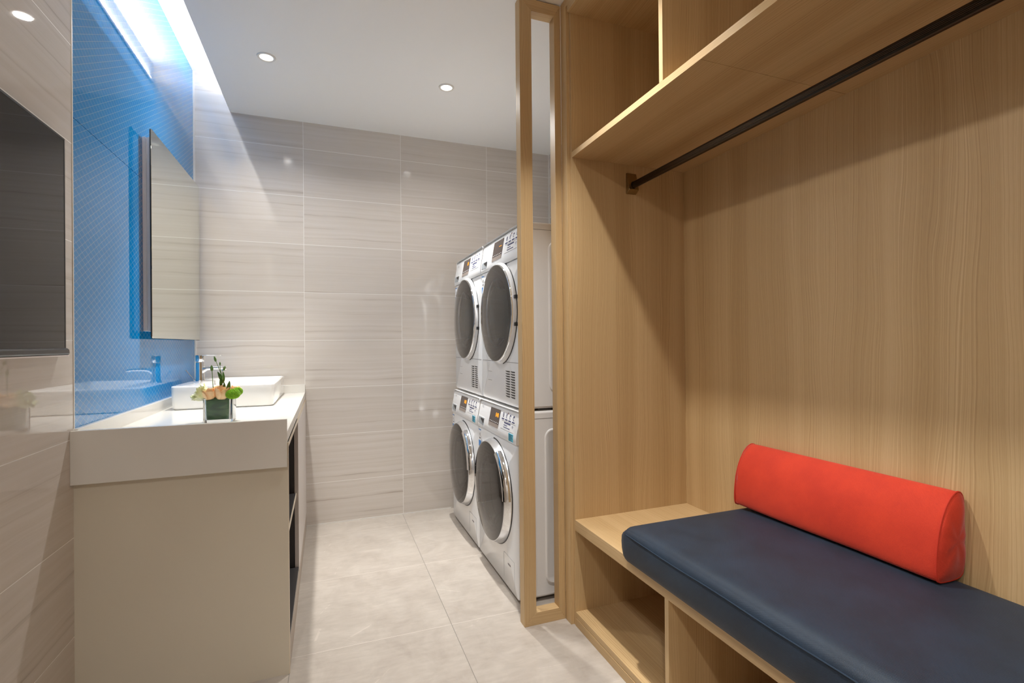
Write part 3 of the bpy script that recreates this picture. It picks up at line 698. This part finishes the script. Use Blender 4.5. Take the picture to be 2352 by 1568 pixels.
        obj('filter_hatch', boxes([(-0.0006, 0.001, 0.05, 0.19, 0.166, 0.1672), (-0.0006, 0.001, 0.189, 0.190, 0.05, 0.166), (-0.0006, 0.001, 0.05, 0.051, 0.05, 0.166)]), M['shadow_grey'], t, local=True)
        obj('hatch_notch', box(-0.0010, 0.001, 0.10, 0.135, 0.128, 0.134), M['grey_ink'], t, local=True)
        for x in (0.05, 0.54):
            for y in (0.05, W - 0.05): obj('foot', box(x - 0.02, x + 0.02, y - 0.02, y + 0.02, 0.0, 0.02), M['black'], t, local=True)
        px0 = 0.135
    # pressed stiffening panel on the near side, and the lid joint
    pz0, pz1 = 0.075, H - 0.085
    lo_ = lambda y, ins: [(p[0], y, p[1]) for p in rrect((px0 + 0.56) / 2, (pz0 + pz1) / 2, 0.56 - px0 - 2 * ins, pz1 - pz0 - 2 * ins, 0.035 - ins, 6)]
    obj('side_pressing', loft([lo_(0.001, -0.006), lo_(-0.004, -0.002), lo_(-0.004, 0.004), lo_(-0.0005, 0.012)], cap0=False), M['enamel_rib'], t, angle=60, local=True)
    obj('lid_joint', boxes([(0.056, 0.59, -0.0006, 0.002, H - 0.034, H - 0.0325)]), M['grey_ink'], t, local=True)
    return t
GW, GD = 'white front-loading washing machines', 'white tumble dryers stacked on the washers'
machine('washer', (0.775, 2.023, 0), 'washing_machine', 'white front-loading washing machine on the floor beside the wooden post frame', 'washing machine', GW, '040')
machine('washer', (0.775, 2.624, 0), 'washing_machine', 'white front-loading washing machine on the floor by the back wall', 'washing machine', GW, '040')
machine('dryer', (0.800, 2.023, 0.852), 'tumble_dryer', 'white vented tumble dryer stacked on top, nearest the wooden post frame', 'tumble dryer', GD, '----')
machine('dryer', (0.800, 2.624, 0.852), 'tumble_dryer', 'white vented tumble dryer stacked on top, nearest the back wall', 'tumble dryer', GD, '88')

# ------------------------------------------------------------------ wooden post frame
t = thing('post_frame', 'tall narrow open oak frame standing between washers and wardrobe', 'room divider', (0.83, 1.885, 0))
ya, yb, za, zb_ = 1.862, 1.909, 0.0, ZC - 0.006
x0, x1, x2, x3 = 0.738, 0.790, 0.893, 0.9222
def mitre(pts): return loft([[(x, y, z) for x, z in pts] for y in (ya, yb)])
zt, zo = 2.506, 0.050
obj('stile', mitre([(x0, za), (x1, zo), (x1, zt), (x0, zb_)]), M['wood_z'], t, bevel=0.0008)
obj('stile', mitre([(x3, za), (x2, zo), (x2, zt), (x3, zb_)]), M['wood_z'], t, bevel=0.0008)
obj('top_rail', mitre([(x0, zb_), (x1, zt), (x2, zt), (x3, zb_)]), M['wood_x'], t, bevel=0.0008)
obj('bottom_rail', mitre([(x0, za), (x1, zo), (x2, zo), (x3, za)]), M['wood_x'], t, bevel=0.0008)

# ------------------------------------------------------------------ wardrobe and bench
YS, YE, XF, XB = 1.800, -0.62, 0.938, 1.4945
t = thing('wardrobe', 'built-in open oak wardrobe with high shelf and tall back panel', 'wardrobe', (1.2, 0.6, 0))
obj('side_panel', box(0.9375, XB, YS, 1.862, 0, ZC - 0.004), M['wood_z'], t)
obj('edge_post', box(0.9225, 0.9375, 1.8135, 1.862, 0, ZC - 0.004), M['wood_z'], t, bevel=0.0008)
obj('side_panel', box(0.9375, XB, YE - 0.04, YE, 0, ZC - 0.004), M['wood_z'], t)
obj('back_panel', box(XB, XB + 0.018, YE - 0.04, 1.862, 0, ZC - 0.004), M['wood_z'], t)
obj('top_panel', box(0.9225, XB, YE, YS, 2.491, 2.520), M['wood_y'], t)
obj('fascia', box(0.9225, 0.94, YE, 1.8135, 2.520, ZC - 0.004), M['wood_y'], t)
obj('shelf', box(0.9395, XB, 1.0605, YS, 1.9025, 1.9245), M['wood_y'], t, bevel=0.0006)
obj('shelf', box(0.9395, XB, YE, 1.0595, 1.9025, 1.9245), M['wood_y'], t, bevel=0.0006)
obj('shelf_edge', box(0.9385, 0.9395, YE, YS, 1.9025, 1.9245), M['wood_y'], t)
obj('divider', box(0.9385, XB, 1.2165, 1.2345, 1.9245, 2.491), M['wood_z'], t, bevel=0.0006)
obj('divider', box(0.9385, XB, 0.15, 0.168, 1.9245, 2.491), M['wood_z'], t, bevel=0.0006)

t = thing('bench', 'built-in oak bench with open cubbies below and the navy cushion on it', 'bench', (1.2, 0.6, 0))
obj('seat_board', box(0.9365, XB, YE, YS, 0.3865, 0.4295), M['wood_y'], t, bevel=0.0008)
obj('divider', box(0.9385, XB, 1.2145, 1.2325, 0.056, 0.3865), M['wood_z'], t, bevel=0.0006)
obj('divider', box(0.9385, XB, 0.60, 0.618, 0.056, 0.3865), M['wood_z'], t, bevel=0.0006)
obj('bottom_board', box(0.9375, XB, YE, YS, 0.034, 0.056), M['wood_y'], t, bevel=0.0006)
obj('plinth', box(0.9360, XB, YE, YS, 0.0, 0.032), M['wood_y'], t, bevel=0.0006)

# ------------------------------------------------------------------ clothes rail
rx, rz = 1.2185, 1.8125
t = thing('clothes_rail', 'dark bronze ribbed hanging rail below the wardrobe shelf', 'clothes rail', (rx, 0.6, rz))
sec = []
hw, hh = 0.0075, 0.0150
for i in range(12):
    a_ = PI * i / 11; sec.append((hw * math.cos(a_), hh - hw + hw * math.sin(a_)))
for i in range(8):
    zz = hh - hw - (i + 0.5) * (2 * (hh - hw)) / 8
    sec.append((-hw - (0.0007 if i % 2 else -0.0004), zz))
for i in range(12):
    a_ = PI + PI * i / 11; sec.append((hw * math.cos(a_), -(hh - hw) + hw * math.sin(a_)))
for i in range(8):
    zz = -(hh - hw) + (i + 0.5) * (2 * (hh - hw)) / 8
    sec.append((hw + (0.0007 if i % 2 else -0.0004), zz))
obj('rod', loft([[(rx + x, y, rz + z) for x, z in sec] for y in (YE, 1.792)]), M['bronze'], t, angle=50)
b = [(1.797, 1.8645), (1.793, 1.8645), (1.7755, 1.7915), (1.7755, 1.789), (1.797, 1.779)]
bk = obj('end_bracket', loft([[(x, y, z) for y, z in [(YS, 1.8655), (1.7945, 1.8655), (1.7755, 1.7925), (1.7955, 1.7795), (YS, 1.7785)]] for x in (1.1945, 1.2425)]), M['brass'], t, bevel=0.0012)
obj('socket', lathe([(0.0001, 0), (0.0125, 0)], (0, 0, 0), n=24), M['black'], bk)
so = bpy.data.objects[bk.children[0].name]
me = so.data
for v in me.vertices:  # oval dark socket lying on the sloping bracket face
    dx, dz = v.co.x + root_loc(t).x, v.co.y + root_loc(t).y
    u_, w_ = dx * 0.85, dz * 1.35
    z_ = rz + w_; y_ = 1.7945 + (1.8655 - z_) * (1.7755 - 1.7945) / (1.8655 - 1.7925) - 0.0006
    v.co = Vector((rx + u_, y_, z_)) - root_loc(t)

# ------------------------------------------------------------------ seat cushion
def cushion():
    x0_, x1_, y0_, y1_, z0_, z1_ = 0.908, 1.489, -0.55, 1.425, 0.4302, 0.548
    bm = bmesh.new(); NX, NY, NZ = 22, 60, 8; r = 0.034
    pts = {}
    def V(i, j, k):
        key = (i, j, k)
        if key in pts: return pts[key]
        sx = lambda q, n: 0.5 - 0.5 * math.cos(PI * q / n)
        u, v, w_ = sx(i, NX), sx(j, NY), sx(k, NZ)
        p = Vector((x0_ + (x1_ - x0_) * u, y0_ + (y1_ - y0_) * v, z0_ + (z1_ - z0_) * w_))
        rr = Vector((r, r, r * 0.9)); rb = 0.022
        q = Vector((min(max(p.x, x0_ + r), x1_ - r), min(max(p.y, y0_ + r), y1_ - r), min(max(p.z, z0_ + rb), z1_ - r)))
        d = p - q
        if d.length > 1e-9:
            lim = r if p.z > z0_ + rb else (r if abs(d.x) + abs(d.y) > 1e-9 else rb)
            d = d.normalized() * min(d.length, lim)
        p = q + d
        top = max(0, (w_ - 0.5) * 2)
        dome = 0.005 * (1 - (2 * u - 1) ** 2) * (1 - (2 * v - 1) ** 8) * top
        p.z += dome - 0.010 * top * max(0, (2 * v - 1)) ** 12
        bul = 4 * w_ * (1 - w_) * 0.006
        if i == 0: p.x -= bul
        if j == NY: p.y += bul
        pts[key] = bm.verts.new(p); return pts[key]
    def quad(a_, b_, c_, d_): 
        try: bm.faces.new((a_, b_, c_, d_))
        except ValueError: pass
    for i in range(NX):
        for j in range(NY):
            quad(V(i, j, NZ), V(i + 1, j, NZ), V(i + 1, j + 1, NZ), V(i, j + 1, NZ)); quad(V(i, j, 0), V(i, j + 1, 0), V(i + 1, j + 1, 0), V(i + 1, j, 0))
    for i in range(NX):
        for k in range(NZ):
            quad(V(i, 0, k), V(i + 1, 0, k), V(i + 1, 0, k + 1), V(i, 0, k + 1)); quad(V(i, NY, k), V(i, NY, k + 1), V(i + 1, NY, k + 1), V(i + 1, NY, k))
    for j in range(NY):
        for k in range(NZ):
            quad(V(0, j, k), V(0, j, k + 1), V(0, j + 1, k + 1), V(0, j + 1, k)); quad(V(NX, j, k), V(NX, j + 1, k), V(NX, j + 1, k + 1), V(NX, j, k + 1))
    return bm
t = thing('seat_cushion', 'long navy blue fabric seat cushion on the oak bench', 'cushion', (1.2, 0.5, 0.43))
obj('pad', cushion(), M['navy'], t, angle=180)
zs = 0.5215
path = [(0.9035 + 0.0012 * max(0, i - 36), -0.5 + i * 0.05, zs + 0.0012 * math.sin(i * 0.9)) for i in range(38)] + [(0.907, 1.385, zs), (0.912, 1.402, zs - 0.001)]
obj('piping', tube(path, 0.0016, 6), M['navy_pipe'], t)

# ------------------------------------------------------------------ bolster
prof = [(1.388, 0.556), (1.382, 0.570), (1.3825, 0.610), (1.388, 0.650), (1.396, 0.684), (1.409, 0.715), (1.425, 0.741), (1.443, 0.759), (1.460, 0.769), (1.474, 0.770), (1.485, 0.763), (1.4915, 0.748), (1.4925, 0.72), (1.4925, 0.68), (1.492, 0.63), (1.491, 0.59), (1.487, 0.566), (1.476, 0.556), (1.455, 0.553), (1.42, 0.553)]
def smooth_closed(p, it=2):
    for _ in range(it):
        q = []
        for i in range(len(p)):
            a_, b_ = p[i], p[(i + 1) % len(p)]
            q += [(0.75 * a_[0] + 0.25 * b_[0], 0.75 * a_[1] + 0.25 * b_[1]), (0.25 * a_[0] + 0.75 * b_[0], 0.25 * a_[1] + 0.75 * b_[1])]
        p = q
    return p
prof = smooth_closed(prof, 1)
pcx, pcz = 1.441, 0.655
t = thing('bolster', 'red wedge-shaped fabric bolster resting on the navy cushion against the panel', 'bolster', (1.44, 1.09, 0.553))
yA, yB = 0.770, 1.408
loops = []
def cap_loops(y, sgn):
    out = []
    for s, off in ((0.15, 0.014), (0.45, 0.013), (0.70, 0.010), (0.88, 0.005), (0.97, 0.001)):
        out.append([(pcx + (x - pcx) * s, y + sgn * (off + 0.003 * math.sin(6 * math.atan2(z - pcz, x - pcx)) * s * (1 - s) * 2), pcz + (z - pcz) * s) for x, z in prof])
    return out
loops += cap_loops(yA, -1)
N = 40
for i in range(N + 1):
    v = i / N; y = yA + (yB - yA) * v
    L = []
    for k, (x, z) in enumerate(prof):
        e = min(v, 1 - v); sc = 1.0 - 0.012 * math.exp(-e * 60)
        wv = 0.0016 * math.sin(v * 9 + z * 20) * (1 if x < 1.47 else 0) + 0.0006 * math.sin(k * 1.7 + v * 23) * math.exp(-(1 - v) * 12)
        L.append((min(1.4932, pcx + (x - pcx) * sc + wv), y + (0.004 * math.sin(z * 60) * v ** 12), pcz + (z - pcz) * sc))
    loops.append(L)
loops += cap_loops(yB, 1)[::-1]
obj('cover', loft(loops), M['red'], t, angle=180)
for y in (yA + 0.001, yB - 0.001):
    o = obj('piping', tube([(min(1.4925, pcx + (x - pcx) * 0.992), y, pcz + (z - pcz) * 0.992) for x, z in prof], 0.0024, 6, closed=True), M['red_pipe'], t)

# ------------------------------------------------------------------ world and view
w = bpy.data.worlds.new('world'); SC.world = w; w.use_nodes = True
w.node_tree.nodes['Background'].inputs[0].default_value = (0.9, 0.93, 1.0, 1); w.node_tree.nodes['Background'].inputs[1].default_value = 0.3
vs = SC.view_settings
SC.display_settings.display_device = 'sRGB'
vs.view_transform = 'Standard'; vs.look = 'None'; vs.gamma = 1.0; vs.exposure = 0.08
vs.use_curve_mapping = False
SC.cycles.max_bounces = 14; SC.cycles.diffuse_bounces = 8; SC.cycles.glossy_bounces = 6; SC.cycles.transmission_bounces = 10; SC.cycles.transparent_max_bounces = 12
SC.cycles.use_denoising = True
SC.cycles.sample_clamp_indirect = 6.0
SC.cycles.blur_glossy = 0.5
